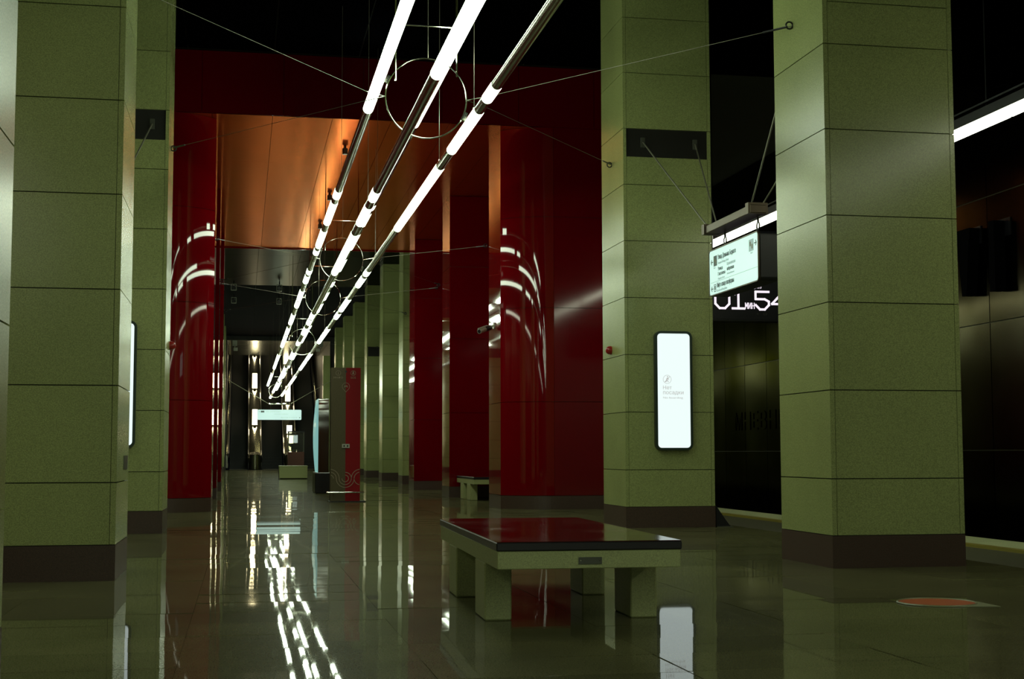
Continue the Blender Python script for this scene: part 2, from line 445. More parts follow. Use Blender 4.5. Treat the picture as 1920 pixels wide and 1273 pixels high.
def red_column(x0, y0, label):
    c = thing('red_column', label, 'column', (x0 + CW / 2, y0 + CD / 2, 0))
    hw, hd = CW / 2, CD / 2
    obj('core', box(-hw + .03, hw - .03, -hd + .03, hd - .03, .02, PZ - .005), M['joint'], c)
    obj('plinth', box(-hw - .002, hw + .002, -hd - .002, hd + .002, 0, .248), M['plinth'], c)
    for z0, z1 in rows4:
        z1 = min(z1, PZ - .004)
        for s in (-1, 1):
            obj('panel', box((-hw if s < 0 else hw - .035), (-hw + .035 if s < 0 else hw), -hd, hd, z0 + .004, z1 - .004), M['red'], c)
            obj('panel', box(-hw + .038, hw - .038, (-hd if s < 0 else hd - .035), (-hd + .035 if s < 0 else hd), z0 + .004, z1 - .004), M['red_flat'], c)
    return c
for k, w in ((3, 'first'), (4, 'second')):
    red_column(PXR, yk(k), f'square red enamel column under the portal on the right, {w} behind the rounded corner')
    red_column(PXL - CW, yk(k) + .088, f'square red enamel column under the portal on the left, {w} behind the rounded corner')
for i, (x, y_) in enumerate(((1.932, 27.875), (1.939, 33.08), (1.944, 37.38))):
    d = thing('ceiling_stub', ('small brown cylinder under the orange soffit, nearest of the three in line',
                              'small brown cylinder under the orange soffit, middle of the three in line',
                              'small brown cylinder under the orange soffit, farthest of the three in line')[i], 'sensor', (x, y_, PZ), 0)
    obj('stem', tube((0, 0, 0), (0, 0, -.04), .03, 10), M['brown'], d)
    obj('body', tube((0, 0, -.04), (0, 0, -.16), .055, 14), M['brown'], d)

# ------------------------------------------------------------------ suspended tube lamps
YE = 87.0
def solve_line(a, b):
    """point of the line (16 m .. 87 m) seen at picture height y"""
    a, b = Vector(a), Vector(b)
    def at_y(py):
        lo, hi = -1.0, 1.6
        P = lambda t: a + (b - a) * t
        def pyf(t):
            q = R_.transposed() @ (P(t) - Vector((0, 0, HC))); return CYP + FPX * q.y / q.z
        lo = -.1
        for _ in range(60):
            m = (lo + hi) / 2
            if pyf(m) < py: lo = m
            else: hi = m
        return (a + (b - a) * lo)
    return at_y
TUBES = [
 ('tube_lamp', 'long hanging lamp line of lit tubes and steel pipe, leftmost of the four',
  (1.507, 16, 5.386), (1.458, YE, 5.144),
  [(-400, 204), (355, 368), (377, 417), (430, 461), (466, 474), (504, 511), (515, 528), (543, 561), (563, 574), (588, 606), (613, 625), (627, 649), (664, 676), (677.5, 690), (699, 722.5)]),
 ('tube_lamp', 'long hanging lamp line of lit tubes and bare pipe, rightmost under the rings',
  (2.607, 16, 4.945), (2.33, YE, 4.565),
  [(-900, -260), (158, 184), (205, 281), (311, 428), (505.5, 513.5), (518, 535), (558.5, 581), (585.5, 595), (614, 621.5), (623, 634.5), (636, 641.5), (661.5, 675), (676.5, 692), (704, 712), (713, 722), (731, 736.5), (738, 741.5)]),
 ('tube_lamp', 'long hanging lamp line, thick lowest one in the middle, ending in a lit tip',
  (1.77, 16, 4.639), (1.626, YE, 4.431),
  [(-900, 138), (355, 372), (385, 418), (436, 511), (586, 595), (597, 606), (613, 625), (638, 645), (659, 671), (688, 696), (697, 713), (716, 735), (741, 745.5)]),
 ('tube_lamp', 'long hanging lamp line, topmost one half hidden behind the thick middle tube',
  (2.341, 16, 5.706), (1.973, YE, 4.888),
  [(-500, 232), (381, 389), (397, 420), (436, 464), (483, 505), (525, 534), (545, 559.5), (567, 583), (608, 613.5), (616, 640), (663, 672), (684, 688), (697, 707), (715, 730)]),
]
TR, PR = .064, .060
for nm_i, (nm, lab, a, b, segs) in enumerate(TUBES):
    at = solve_line(a, b)
    A, B = Vector(a), Vector(b)
    P = lambda Yv: A + (B - A) * ((Yv - 16) / (YE - 16))
    t = thing(nm, lab, 'hanging lamp', P(16.0)); off = P(16.0)
    ivs = []
    for y0, y1 in segs:
        ya = at(y0).y if y0 > 0 else None
        yb_ = at(y1).y
        ivs.append([ya, yb_])
    # the run in front of the frame and overhead, as it goes on
    first = ivs[0]
    pre = []
    if segs[0][1] < 0 or nm_i == 3 and False:
        ivs.pop(0); pre = [(-1.5, 3.4), (-9, -3), (-17, -10.0), (-29, -18.0)] if nm_i != 3 else []
    else:
        ivs[0][0] = 9.6 if nm_i != 3 else 13.0; pre = [(-4, 2.0), (-12, -5.0), (-22, -12.5), (-29, -22.6)]
    ivs = [list(p) for p in sorted(pre)] + ivs
    cur = -30.0
    for ya, yb_ in ivs:
        if ya - cur > .02:
            obj('pipe', tube(P(cur) - off, P(ya) - off, PR, 16), M['pipe'], t, smooth=True)
        lo_ = obj('light_segment', tube(P(ya) - off, P(yb_) - off, TR, 20), M['tube'], t, smooth=True)
        lo_.data.materials.append(M['pipe'])            # metal top added to cut upward light, except on the topmost line
        for f in lo_.data.polygons:
            if (f.normal.z > .45 and nm_i != 3) or abs(f.normal.y) > .9: f.material_index = 1
        cur = yb_
    if cur < YE: obj('pipe', tube(P(cur) - off, P(YE) - off, PR * .6, 12), M['pipe'], t, smooth=True)
    # suspension cables
    for yc in ({0: (22.5, 35.5, 48, 60.5, 73), 1: (16.0 if True else 0, 18.9, 28, 44.6, 56.3, 69), 2: (20.5, 33.6, 46.5, 62), 3: (24.8, 36, 49, 64)}[TUBES.index((nm, lab, a, b, segs))]):
        top = (PZ if PF < yc < PB else ZC) - .004
        p = P(yc) - off
        ca = obj('cable', tube(p + Vector((0, 0, TR)), Vector((p.x, p.y, top - off.z)), .0035, 6), M['wire'], t)
        obj('clamp', tube(p + Vector((0, 0, TR - .01)), p + Vector((0, 0, TR + .05)), .014, 8), M['chrome'], ca)

def ring(yc, c, label, frame=True, wires=True, r=.475):
    t = thing('hanging_ring', label, 'lamp ring', (c[0], yc, c[1]))
    top = (PZ if PF < yc < PB else ZC) - .004 - c[1]
    obj('ring', add_torus(bmesh.new(), (0, 0, 0), r, .009 if yc < 25 else .0075, 'Y', 64, 8), M['steel'], t, smooth=True)
    for ang in (24 + 180 - 48 + 0, -24, 245, 62):
        an = math.radians(ang); d = Vector((math.cos(an), 0, math.sin(an)))
        bm = bmesh.new(); add_box(bm, -.035, .035, -.035, .035, -.05, .05)
        bmesh.ops.transform(bm, matrix=Matrix.Translation(d * (r + .022)) @ Matrix.Rotation(-an, 4, 'Y') @ Matrix.Diagonal((.55, 1, 1, 1)), verts=bm.verts[:])
        obj('clamp', bm, M['steel'], t)
    if frame:
        for s in (-1, 1):
            zb = .19 if s < 0 else .27
            obj('hanger_rod', tube((s * .36, 0, zb), (s * .36, 0, top), .010, 8), M['steel'], t)
        obj('cross_bar', tube((-.36, 0, .86), (.36, 0, .86), .010, 8), M['steel'], t)
    obj('cable', tube((0.02, 0, r), (.02, 0, top), .004, 6), M['wire'], t)
    if wires:
        for s in (-1, 1):
            ex = (XR if s > 0 else XL) if not (PF < yc < PB) else (PXR if s > 0 else PXL)
            obj('yoke', tube((s * r, 0, 0), (s * (r + .22), -.05, .035), .006, 6), M['steel'], t)
            obj('yoke', tube((s * r, 0, 0), (s * (r + .22), .12, -.03), .006, 6), M['steel'], t)
            for yt, zt in ((yc - 3.37, 5.18), (yc + 3.5, 5.2)):
                if yc > 40 and yt < yc: continue
                a = Vector((s * (r + .22), -.05, .035) if yt < yc else (s * (r + .22), .12, -.03)); b = Vector((ex - c[0], yt - yc, zt - c[1]))
                w = obj('stay_wire', tube(a, b, .0032, 6), M['thin_wire'], t)
                obj('turnbuckle', tube(b - (b - a).normalized() * .34, b - (b - a).normalized() * .06, .011, 6), M['black'], w)
                obj('eye_bolt', add_torus(bmesh.new(), (b.x - s * .035, b.y, b.z), .035, .009, 'Y', 16, 6), M['black'], w)
    return t
ring(16.06, (2.05, 5.16), 'thin steel ring around the lamp tubes, largest and nearest, before the portal')
ring(31.0, (2.09, 5.30), 'thin steel ring around the lamp tubes under the portal, first of two there')
ring(38.3, (2.09, 5.24), 'thin steel ring around the lamp tubes under the portal, second of two there')
ring(52.0, (2.09, 5.10), 'thin steel ring around the lamp tubes in the far hall beyond the portal')
ring(86.8, (1.93, 4.82), 'thin steel ring at the far end of the lamp tubes', wires=False, r=.40)

# ------------------------------------------------------------------ platform lamps on the right
def plat_lamp(y0, y1, label, x=7.7):
    t = thing('linear_lamp', label, 'lamp', (x, y0, 4.56))
    L = y1 - y0
    obj('diffuser', box(-.075, .075, .004, L - .004, -.075, .055, bevel=.02), M['plat'], t)
    obj('housing', box(-.085, .085, 0, L, .055, .10), M['black'], t)
    for sx in (-1, 1): obj('added_light_skirt', box(sx * .081 - .004, sx * .081 + .004, 0, L, -.005, .055), M['black'], t)  # added skirts that hold back the strip's sideways light
    obj('cable_tray', box(-.05, .05, 0, L, .155, .175), M['black'], t)
    for q in (.4, L - .4): obj('hanger', tube((0, q, .1), (0, q, ZC - 4.56), .005, 6), M['black'], t)
plat_lamp(4.4, 13.1, 'bright strip lamp over the right platform, nearest section, at the right edge')
plat_lamp(13.1, 18.2, 'bright strip lamp over the right platform, section right of the closest column')
plat_lamp(18.2, 24.6, 'bright strip lamp over the right platform, section seen behind the hanging direction sign')
plat_lamp(24.6, 38.0, 'bright strip lamp over the right platform, hidden farther section beside the portal')
plat_lamp(-28, 4.4, 'bright strip lamp over the right platform, section behind the viewpoint')
plat_lamp(-28, 11.0, 'bright strip lamp over the left platform, section behind the broad left column', -3.5)
plat_lamp(11.0, 25.0, 'bright strip lamp over the left platform, farther section beside the left columns', -3.5)

# ------------------------------------------------------------------ direction sign between the right columns
SX = 5.85
sb = thing('sign_beam', 'brown channel beam on slanting rods between the two near right columns', 'beam', (SX, 16.24, 3.86))
obj('beam', box(-.10, .10, -.86, .86, -.05, .05, bevel=.008), M['brown'], sb)
for s in (-1, 1):
    yend = s * .80
    ypl = (yk(1) + .035 if s > 0 else yk(0) + CD - .035) - 16.24
    obj('end_plate', box(-.12, .12, yend - .05, yend + .05, -.055, .075), M['brown'], sb)
    for xr in (5.50, 6.27):
        b = Vector((xr - SX, ypl - s * .04, 5.405 - 3.86)); a = Vector(((xr - SX) * .18, yend, .06))
        rd = obj('rod', tube(a, b, .010, 8), M['wire'], sb)
        obj('wall_fork', box(b.x - .03, b.x + .03, min(b.y, ypl) , max(b.y, ypl) + .001, b.z - .07, b.z + .07), M['plate'], rd)
sg = thing('direction_sign', 'pale backlit double-sided exit sign hanging between the two near right columns', 'sign', (SX, 16.24, 3.31))
HS, HL = .295, .88
def sxf(bm):   # built in the xz plane (facing -Y), turned to face -X
    bmesh.ops.rotate(bm, verts=bm.verts[:], cent=(0, 0, 0), matrix=Matrix.Rotation(-math.pi / 2, 3, 'Z')); return bm
obj('housing', sxf(prism(rrect(-HL, HL, -HS, HS, .05), 'Y', .0, .22)), M['black'], sg)
obj('face', sxf(prism(rrect(-HL + .012, HL - .012, -HS + .012, HS - .012, .045), 'Y', -.012, -.0)), M['sign'], sg)
obj('rim', sxf(frame_prism(-HL, HL, -HS, HS, .05, .014, -.02, .01)), M['brown'], sg, smooth=True)
for s in (-1, 1):
    h = obj('hanger', add_torus(bmesh.new(), (.10, s * .58, HS + .10), .045, .009, 'X', 20, 6), M['black'], sg)
    obj('pin', tube((.10, s * .58, HS), (.10, s * .58, HS + .06), .014, 8), M['black'], h)
    obj('pin', tube((.10, s * .58, HS + .14), (.10, s * .58, HS + .21), .014, 8), M['black'], h)
def sgt(body, u, v, size, m='ink', width=None):
    # u: from the left edge of the face as read, v: up from the middle
    return text(body, size, M[m], sg, (-.0135, HL - u, v), FACE_HALL_R, width=width)
def arrow(parent, u, v, L, left=True, m='ink'):
    s = -1 if left else 1; hh = L * .42; w = .014
    bm = bmesh.new()
    def bar(p, q):
        p, q = Vector(p), Vector(q); d = (q - p).normalized(); nn = Vector((-d.y, d.x)) * w / 2
        add_prism(bm, [tuple(p + nn), tuple(q + nn), tuple(q - nn), tuple(p - nn)], 'X', -.0145, -.0125)
    f = lambda a, b_: (HL - (u + a), v + b_)
    bar(f(0, 0), f(L, 0))
    tip = 0 if left else L
    bar(f(tip, 0), f(tip - s * hh, hh)); bar(f(tip, 0), f(tip - s * hh, -hh))
    return obj('arrow', bm, M[m], parent)
arrow(sg, .075, .135, .075, True)
obj('pictogram', box(-.0145, -.0125, HL - .30, HL - .175, .075, .205), M['ink'], sg)
for q in range(2): obj('mark', box(-.0152, -.0140, HL - .275 + .05 * q, HL - .245 + .05 * q, .10 + .03 * q, .155 + .03 * q), M['pale'], sg)
sgt('Улица Демьяна Бедного', .335, .145, .085, width=.66)
sgt('Demyana Bednogo Street', .335, .085, .045, 'ink_pale', .40)
sgt('Улица', .335, .005, .062); sgt('Глаголева', .335, -.06, .062, width=.27)
sgt('Glagoleva Street', .335, -.11, .034, 'ink_pale', .25)
sgt('Карамышевская', .67, .03, .055, 'ink_pale', .30); sgt('набережная', .67, -.035, .062, width=.25)
sgt('Embankment', .67, -.085, .034, 'ink_pale', .26)
sgt('Exit 1', .175, .045, .03, 'ink_pale'); sgt('Exit 2', 1.50, .055, .03, 'ink_pale')
obj('pictogram', box(-.0145, -.0125, HL - 1.60, HL - 1.445, .085, .225), M['ink_pale'], sg)
for q in range(2): obj('mark', box(-.0152, -.0140, HL - 1.575 + .06 * q, HL - 1.535 + .06 * q, .11 + .035 * q, .165 + .035 * q), M['pale'], sg)
arrow(sg, 1.62, .165, .075, False)
obj('rule_line', box(-.0142, -.0125, -HL + .04, HL - .06, -.128, -.122), M['ink_pale'], sg)
arrow(sg, .075, -.205, .075, True)
bmf = frame_prism(.18, .255, -.25, -.155, .01, .010, -.0145, -.0125)
bmesh.ops.translate(bmf, verts=bmf.verts[:], vec=(-HL, 0, 0)); obj('lift_icon', sxf(bmf), M['ink'], sg)
obj('lift_mark', box(-.0145, -.0125, HL - .232, HL - .203, -.225, -.175), M['ink'], sg)
sgt('Лифт в конце платформы', .285, -.205, .085, width=.63)
sgt('Lift at the end of the platform', .285, -.258, .042, 'ink_pale', .38)

# the matching beam behind the near left column: its rods show beside the black band
sb2 = thing('sign_beam', 'brown beam behind the broad left column, only a slanting rod to the black band shows', 'beam', (XL - .64, 16.24, 3.86))
obj('beam', box(-.10, .10, -.86, .86, -.05, .05, bevel=.008), M['brown'], sb2)
for s in (-1, 1):
    ypl = (yk(1) + .088 + .035 if s > 0 else yk(0) + .088 + CD - .035) - 16.24
    for xr in (-.35, .42):
        b = Vector((xr, ypl - s * .04, 5.405 - 3.86)); a = Vector((xr * .18, s * .8, .06))
        rd = obj('rod', tube(a, b, .010, 8), M['wire'], sb2)
        obj('wall_fork', box(b.x - .03, b.x + .03, min(b.y, ypl), max(b.y, ypl) + .001, b.z - .07, b.z + .07), M['plate'], rd)

# ------------------------------------------------------------------ countdown clock above the platform
ck = thing('countdown_clock', 'black departure countdown clock with white digits above the right platform', 'clock', (7.75, 21.0, 3.45))
obj('case', box(-.82, .92, 0, .22, -.36, .36, bevel=.012), M['black'], ck)
obj('screen', box(-.78, .88, -.006, 0, -.32, .32), M['black'], ck)
for x in (-.5, .6): obj('hanger', tube((x, .11, .36), (x, .11, ZC - 3.45), .015, 8), M['black'], ck)
def stroke(bm, pts, w):
    for p, q in zip(pts[:-1], pts[1:]):
        p, q = Vector(p), Vector(q); d = (q - p).normalized(); nn = Vector((-d.y, d.x)) * w / 2; e = d * w * .35
        add_prism(bm, [tuple(p + nn - e), tuple(q + nn + e), tuple(q - nn + e), tuple(p - nn - e)], 'Y', -.010, -.006)
def digit(ch, x, z, w, h, t=.035):
    c = .07
    G_ = {'0': [[(c, 0), (w - c, 0), (w, c), (w, h - c), (w - c, h), (c, h), (0, h - c), (0, c), (c, 0)]],
          '1': [[(w * .2, h * .8), (w * .5, h), (w * .5, 0)], [(0, 0), (w, 0)]],
          '5': [[(w, h), (0, h), (0, h * .58), (w - c, h * .58), (w, h * .45), (w, c), (w - c, 0), (c, 0), (0, c)]],
          '4': [[(w * .78, 0), (w * .78, h), (0, h * .32), (w, h * .32)]]}[ch]
    bm = bmesh.new()
    for st in G_: stroke(bm, [(x + p[0], z + p[1]) for p in st], t)
    return obj('digit', bm, M['led'], ck)
# row of digits, laid out from the left end of what the columns leave visible
digit('0', -.50, -.155, .23, .28); digit('1', -.22, -.155, .20, .28)
digit('5', .165, -.165, .22, .28); digit('4', .435, -.165, .24, .28)
for i, g_ in enumerate(([[(0, 0), (0, 1), (.5, .35), (1, 1), (1, 0)]], [[(0, 1), (0, 0), (1, 1), (1, 0)]], [[(0, 0), (0, 1)], [(0, .5), (1, .5)], [(1, 0), (1, 1)]])):
    bm = bmesh.new()
    for st in g_: stroke(bm, [(-.005 + i * .055 + p[0] * .036, -.155 + p[1] * .09) for p in st], .012)
    obj('letter', bm, M['led'], ck)
text('прибудет через', .1, M['led'], ck, (-.29, -.0085, .155), FACE_FRONT, width=.555, height=.055)
text('Поезд', .1, M['led'], ck, (-.50, -.0085, .235), FACE_FRONT, width=.24, height=.06)
text('×   ○', .05, M['plate'], ck, (.18, -.0085, -.255), FACE_FRONT, width=.17)

# ------------------------------------------------------------------ tall lit boards on the columns
def board(x0, x1, y, z0, z1, label, txt=True):
    t = thing('light_board', label, 'information board', ((x0 + x1) / 2, y, z0))
    w = (x1 - x0) / 2 + .03; h = z1 - z0
    obj('case', prism(rrect(-w, w, -.03, h + .03, .085), 'Y', -.055, 0), M['black'], t, smooth=True)
    obj('frame', frame_prism(-w, w, -.03, h + .03, .085, .034, -.075, -.05), M['frame'], t, smooth=True)
    obj('face', prism(rrect(-w + .03, w - .03, 0, h, .06), 'Y', -.062, -.055), M['board'], t)
    if txt:
        a = -w + .03
        obj('icon_ring', add_torus(bmesh.new(), (a + .145, -.0635, .955), .058, .003, 'Y', 28, 6), M['ink_faint'], t)
        bm = bmesh.new()
        def lim(p, q, r=.005): add_tube(bm, (a + .145 + p[0], -.0635, .955 + p[1]), (a + .145 + q[0], -.0635, .955 + q[1]), r, 6)
        add_tube(bm, (a + .145 + .005, -.061, .955 + .036), (a + .145 + .005, -.066, .955 + .036), .009, 10)
        lim((.004, .022), (-.002, -.008)); lim((-.002, -.008), (.018, -.038)); lim((-.002, -.008), (-.022, -.038))
        lim((.004, .018), (.024, -.002)); lim((.004, .018), (-.016, .0))
        obj('icon_figure', bm, M['ink_faint'], t)
        obj('icon_slash', tube((a + .105, -.0635, .914), (a + .185, -.0635, .996), .004, 6), M['ink_faint'], t)
        text('Нет', .1, M['ink_faint'], t, (a + .085, -.063, .815), FACE_FRONT, width=.125, height=.055)
        text('посадки', .1, M['ink_faint'], t, (a + .085, -.063, .735), FACE_FRONT, width=.295, height=.055)
        text('No boarding', .05, M['ink_faint'], t, (a + .085, -.063, .678), FACE_FRONT, width=.285, height=.036)
    return t
board(5.655, 6.135, yk(1), 1.10, 2.70, 'tall white no boarding light board on the second right column')
board(-1.905, -1.405, yk(1) + .088, 1.14, 2.74, 'tall lit board on the second left column, only its thin right edge in sight', txt=False)

# ------------------------------------------------------------------ small fittings
def alarm(x, y, z, s, label):
    t = thing('alarm_sounder', label, 'alarm', (x, y, z))
    obj('base', tube((0, 0, 0), (-s * .03, 0, 0), .062, 18), M['alarm'], t, smooth=True)
    bm = bmesh.new(); bmesh.ops.create_uvsphere(bm, u_segments=18, v_segments=10, radius=.055)
    bmesh.ops.transform(bm, matrix=Matrix.Translation((-s * .03, 0, 0)) @ Matrix.Diagonal((1.0, 1, 1.05, 1)), verts=bm.verts[:])
    obj('dome', bm, M['alarm'], t, smooth=True)
alarm(XR, 19.67, 2.51, 1, 'red alarm sounder on the side of the second right column')
alarm(XL, 20.12, 2.535, -1, 'red alarm sounder on the side of the second left column, by the red corner')
def cctv(x, y, z, s, label, aim=-.55, sc=1.0):
    t = thing('surveillance_camera', label, 'camera', (x, y, z)); t.scale = (sc,) * 3
    obj('wall_plate', tube((0, 0, 0), (-s * .03, 0, 0), .065, 16), M['camera_white'], t, smooth=True)
    obj('arm', tube((-s * .02, 0, 0), (-s * .13, -.02, -.03), .02, 10), M['camera_white'], t, smooth=True)
    obj('joint', tube((-s * .13, -.02, -.06), (-s * .13, -.02, .0), .032, 12), M['camera_white'], t, smooth=True)
    a, b = Vector((-s * .09, .02, -.035)), Vector((-s * .34, -.22, -.135)); d = (b - a).normalized()
    obj('sleeve', tube(a, a + d * .17, .052, 16), M['black'], t, smooth=True)
    bo = obj('body', tube(a + d * .17, b, .047, 16), M['camera_white'], t, smooth=True)
    obj('lens', tube(b, b + d * .006, .036, 14), M['black'], bo)
    obj('sunshade', tube(a + d * .1 + Vector((0, 0, .052)), b + d * .03 + Vector((0, 0, .052)), .018, 8), M['camera_white'], t)
cctv(4.74, 26.62, 3.48, 1, 'surveillance camera on the rounded red portal corner at the right')
fb = thing('floor_bracket', 'small black triangular foot on the floor behind the second right column', 'bracket', (6.52, 18.98, 0))
obj('web', prism([(0, 0), (.22, 0), (.19, .03), (.06, .21), (0, .30)], 'Y', -.02, .02), M['black'], fb)
obj('foot_plate', box(-.0, .24, -.06, .06, 0, .012), M['plate'], fb)
st = thing('floor_sticker', 'orange round sticker with a pale pointed tab on the right floor', 'sticker', (4.72, 9.12, 0), math.radians(-12))
bm = bmesh.new(); add_tube(bm, (0, 0, .002), (0, 0, .005), .255, 36); obj('disc', bm, M['orange'], st)
bm = bmesh.new(); add_torus(bm, (0, 0, .0032), .263, .008, 'Z', 40, 4); obj('rim', bm, M['pale'], st)
obj('tab', prism([(.08, -.27), (.36, -.25), (.30, .04), (.2, .2), (.255, -.02), (.19, -.18)], 'Z', .002, .004), M['pale'], st)

# ------------------------------------------------------------------ benches
def bench(loc, rz, label, L=3.02, Wd=1.12):
    t = thing('bench', label, 'bench', loc, rz, 'stone benches with red seats')
    hw, hl = Wd / 2, L / 2
    obj('seat_slab', box(-hw, hw, -hl, hl, .464, .514, bevel=.006), M['seat_side'], t)
    obj('seat_top', box(-hw + .006, hw - .006, -hl + .006, hl - .006, .5135, .518), M['seat'], t)
    obj('apron', box(-hw + .008, hw - .008, -hl + .01, hl - .01, .358, .463, bevel=.004), M['bench'], t)
    for sx in (-1, 1):
        for sy in (-1, 1):
            x = sx * (hw - .095); yv = sy * (hl - .78)
            obj('leg', box(x - .085, x + .085, yv - .22, yv + .22, 0, .358, bevel=.008), M['bench'], t)
    pl = obj('name_plate', box(-.07, .07, -hl - .0, -hl + .012, .384, .424), M['plate'], t)
    for x in (-.058, .058): obj('rivet', tube((x, -hl - .003, .404), (x, -hl + .002, .404), .004, 8), M['chrome'], pl)
    return t
bench((2.065, 9.66, 0), math.radians(-1.6), 'large stone bench with a dark red polished seat slab in the foreground')
bench((5.42, 31.5, 0), 0, 'small-looking stone bench half hidden behind the rounded red corner', L=2.5, Wd=1.0)
bk = thing('stone_block', 'plain pale stone block seat on the far hall floor before the escalators', 'block', (2.04, 58.6, 0))
obj('body', box(-.57, .57, -.5, .5, .03, .50, bevel=.012), M['bench'], bk)
obj('top_slab', box(-.58, .58, -.51, .51, .50, .53, bevel=.006), M['bench'], bk)
obj('foot', box(-.52, .52, -.45, .45, 0, .03), M['joint'], bk)
obj('corner_post', box(-.60, -.575, -.49, -.45, 0, .34), M['black'], bk)

# ------------------------------------------------------------------ information pillar
ip = thing('information_pillar', 'tall info and SOS pillar, half grey and half red, standing under the portal', 'information pillar', (2.165, 30.4, 0))
W2, HP = .315, 2.87
obj('grey_half', box(-W2, 0, 0, .30, .02, HP), M['pillar_grey'], ip)
obj('red_half', box(0, W2, 0, .30, .02, HP), M['pillar_red'], ip)
obj('base_plate', box(-W2 - .03, W2 + .12, -.06, .36, 0, .02), M['black'], ip)
bar = obj('foot_rail', tube((-W2 - .08, -.10, .205), (W2 + .08, -.10, .205), .017, 10), M['chrome'], ip, smooth=True)
for s in (-1, 1): obj('rail_bracket', tube((s * .25, -.10, .205), (s * .25, .0, .205), .012, 8), M['chrome'], bar)
def iprint(bm, nm='icon'): return obj(nm, bm, M['print_red'], ip)
for x in (-.165, .155): iprint(add_torus(bmesh.new(), (x, -.002, HP - .115), .052, .004, 'Y', 28, 6), 'icon_ring')
bm = box(-.171, -.159, -.004, 0, HP - .145, HP - .105); add_box(bm, -.171, -.159, -.004, 0, HP - .095, HP - .083); iprint(bm, 'icon_mark')
bm = prism([(.125, HP - .14), (.185, HP - .14), (.172, HP - .12), (.170, HP - .09), (.155, HP - .075), (.140, HP - .09), (.138, HP - .12)], 'Y', -.004, 0); iprint(bm, 'icon_mark')
text('ИНФО', .1, M['print_red'], ip, (-.265, -.002, HP - .235), FACE_FRONT, width=.20, height=.045)
text('SOS', .1, M['print_red'], ip, (.10, -.002, HP - .235), FACE_FRONT, width=.11, height=.045)
obj('button', tube((.0, -.012, HP - .085), (.0, 0, HP - .085), .022, 14), M['black'], ip)
# map-pin mark with an M inside
bm = bmesh.new(); add_torus(bm, (0, -.002, HP - .405), .078, .005, 'Y', 30, 6, math.radians(-38), math.radians(218))
for s in (-1, 1): add_tube(bm, (s * .0615, -.002, HP - .453), (0, -.002, HP - .525), .005, 6)
iprint(bm, 'pin_mark')
bm = bmesh.new()
for p, q in (((-.038, -.02), (-.018, .025)), ((-.018, .025), (0, -.01)), ((0, -.01), (.018, .025)), ((.018, .025), (.038, -.02))):
    add_tube(bm, (p[0], -.002, HP - .405 + p[1]), (q[0], -.002, HP - .405 + q[1]), .007, 6)
iprint(bm, 'letter_mark')
cb = obj('call_plate', box(-.075, .085, -.03, 0, 1.15, 1.235), M['camera_white'], ip)
for x in (-.03, .042): obj('call_button', box(x - .016, x + .016, -.034, -.03, 1.172, 1.212), M['black'], cb)
# ribbon of three parallel curves near the foot
bm = bmesh.new(); zc = .50; u = .172
def arc(cx_, r, a0, a1):
    a0, a1 = math.radians(a0), math.radians(a1)
    n = 18; pts = []
    for i in range(n + 1):
        t = a0 + (a1 - a0) * i / n; x = cx_ + r * math.cos(t)
        if -W2 + .004 <= x <= W2 - .004: pts.append((x, zc + r * math.sin(t)))
    w = .013
    for p, q in zip(pts[:-1], pts[1:]):
        p, q = Vector(p), Vector(q); d = (q - p)
        if d.length < 1e-5: continue
        d.normalize(); nn = Vector((-d.y, d.x)) * w / 2
        add_prism(bm, [tuple(p + nn), tuple(q + nn), tuple(q - nn), tuple(p - nn)], 'Y', -.003, 0)
for r in (.19, .13, .07): arc(0, r, 180, 360)
arc(0, .13, 0, 90); arc(0, .07, 0, 90)
for r in (.135, .195): arc(-.325, r, 0, 90)
arc(-.325, .075, 0, 90)
for r in (.135, .195): arc(.325, r, 90, 180)
arc(.325, .135, 180, 270)
iprint(bm, 'ribbon_pattern')

# ------------------------------------------------------------------ screen totem behind the pillar
tt = thing('screen_totem', 'black screen totem with a bulging lit side screen behind the info pillar', 'display', (2.06, 37.0, 0))
obj('base', box(-.20, .20, 0, 1.5, 0, .54, bevel=.02), M['black'], tt)
obj('body', prism([(.03, .54), (1.44, .54), (1.46, 2.3), (1.36, 2.46), (.30, 2.46), (.20, 2.42), (.13, 2.30), (.085, 2.1), (.05, 1.8), (.03, 1.5)], 'X', -.13, .15), M['totem'], tt, smooth=True)
bm = bmesh.new(); n = 14; cols = []
for i in range(n + 1):
    z = .50 + (2.46 - .50) * i / n; bul = -.13 - .065 * math.sin(math.pi * i / n)
    cols.append([bm.verts.new((xx, yv, z)) for xx, yv in ((-.128, .02), (bul, .03), (bul, 1.47), (-.128, 1.48))])
for a, b in zip(cols[:-1], cols[1:]):
    for j in range(3): bm.faces.new((a[j], a[j + 1], b[j + 1], b[j]))
bmesh.ops.recalc_face_normals(bm, faces=bm.faces[:])
obj('screen', bm, M['screen'], tt)

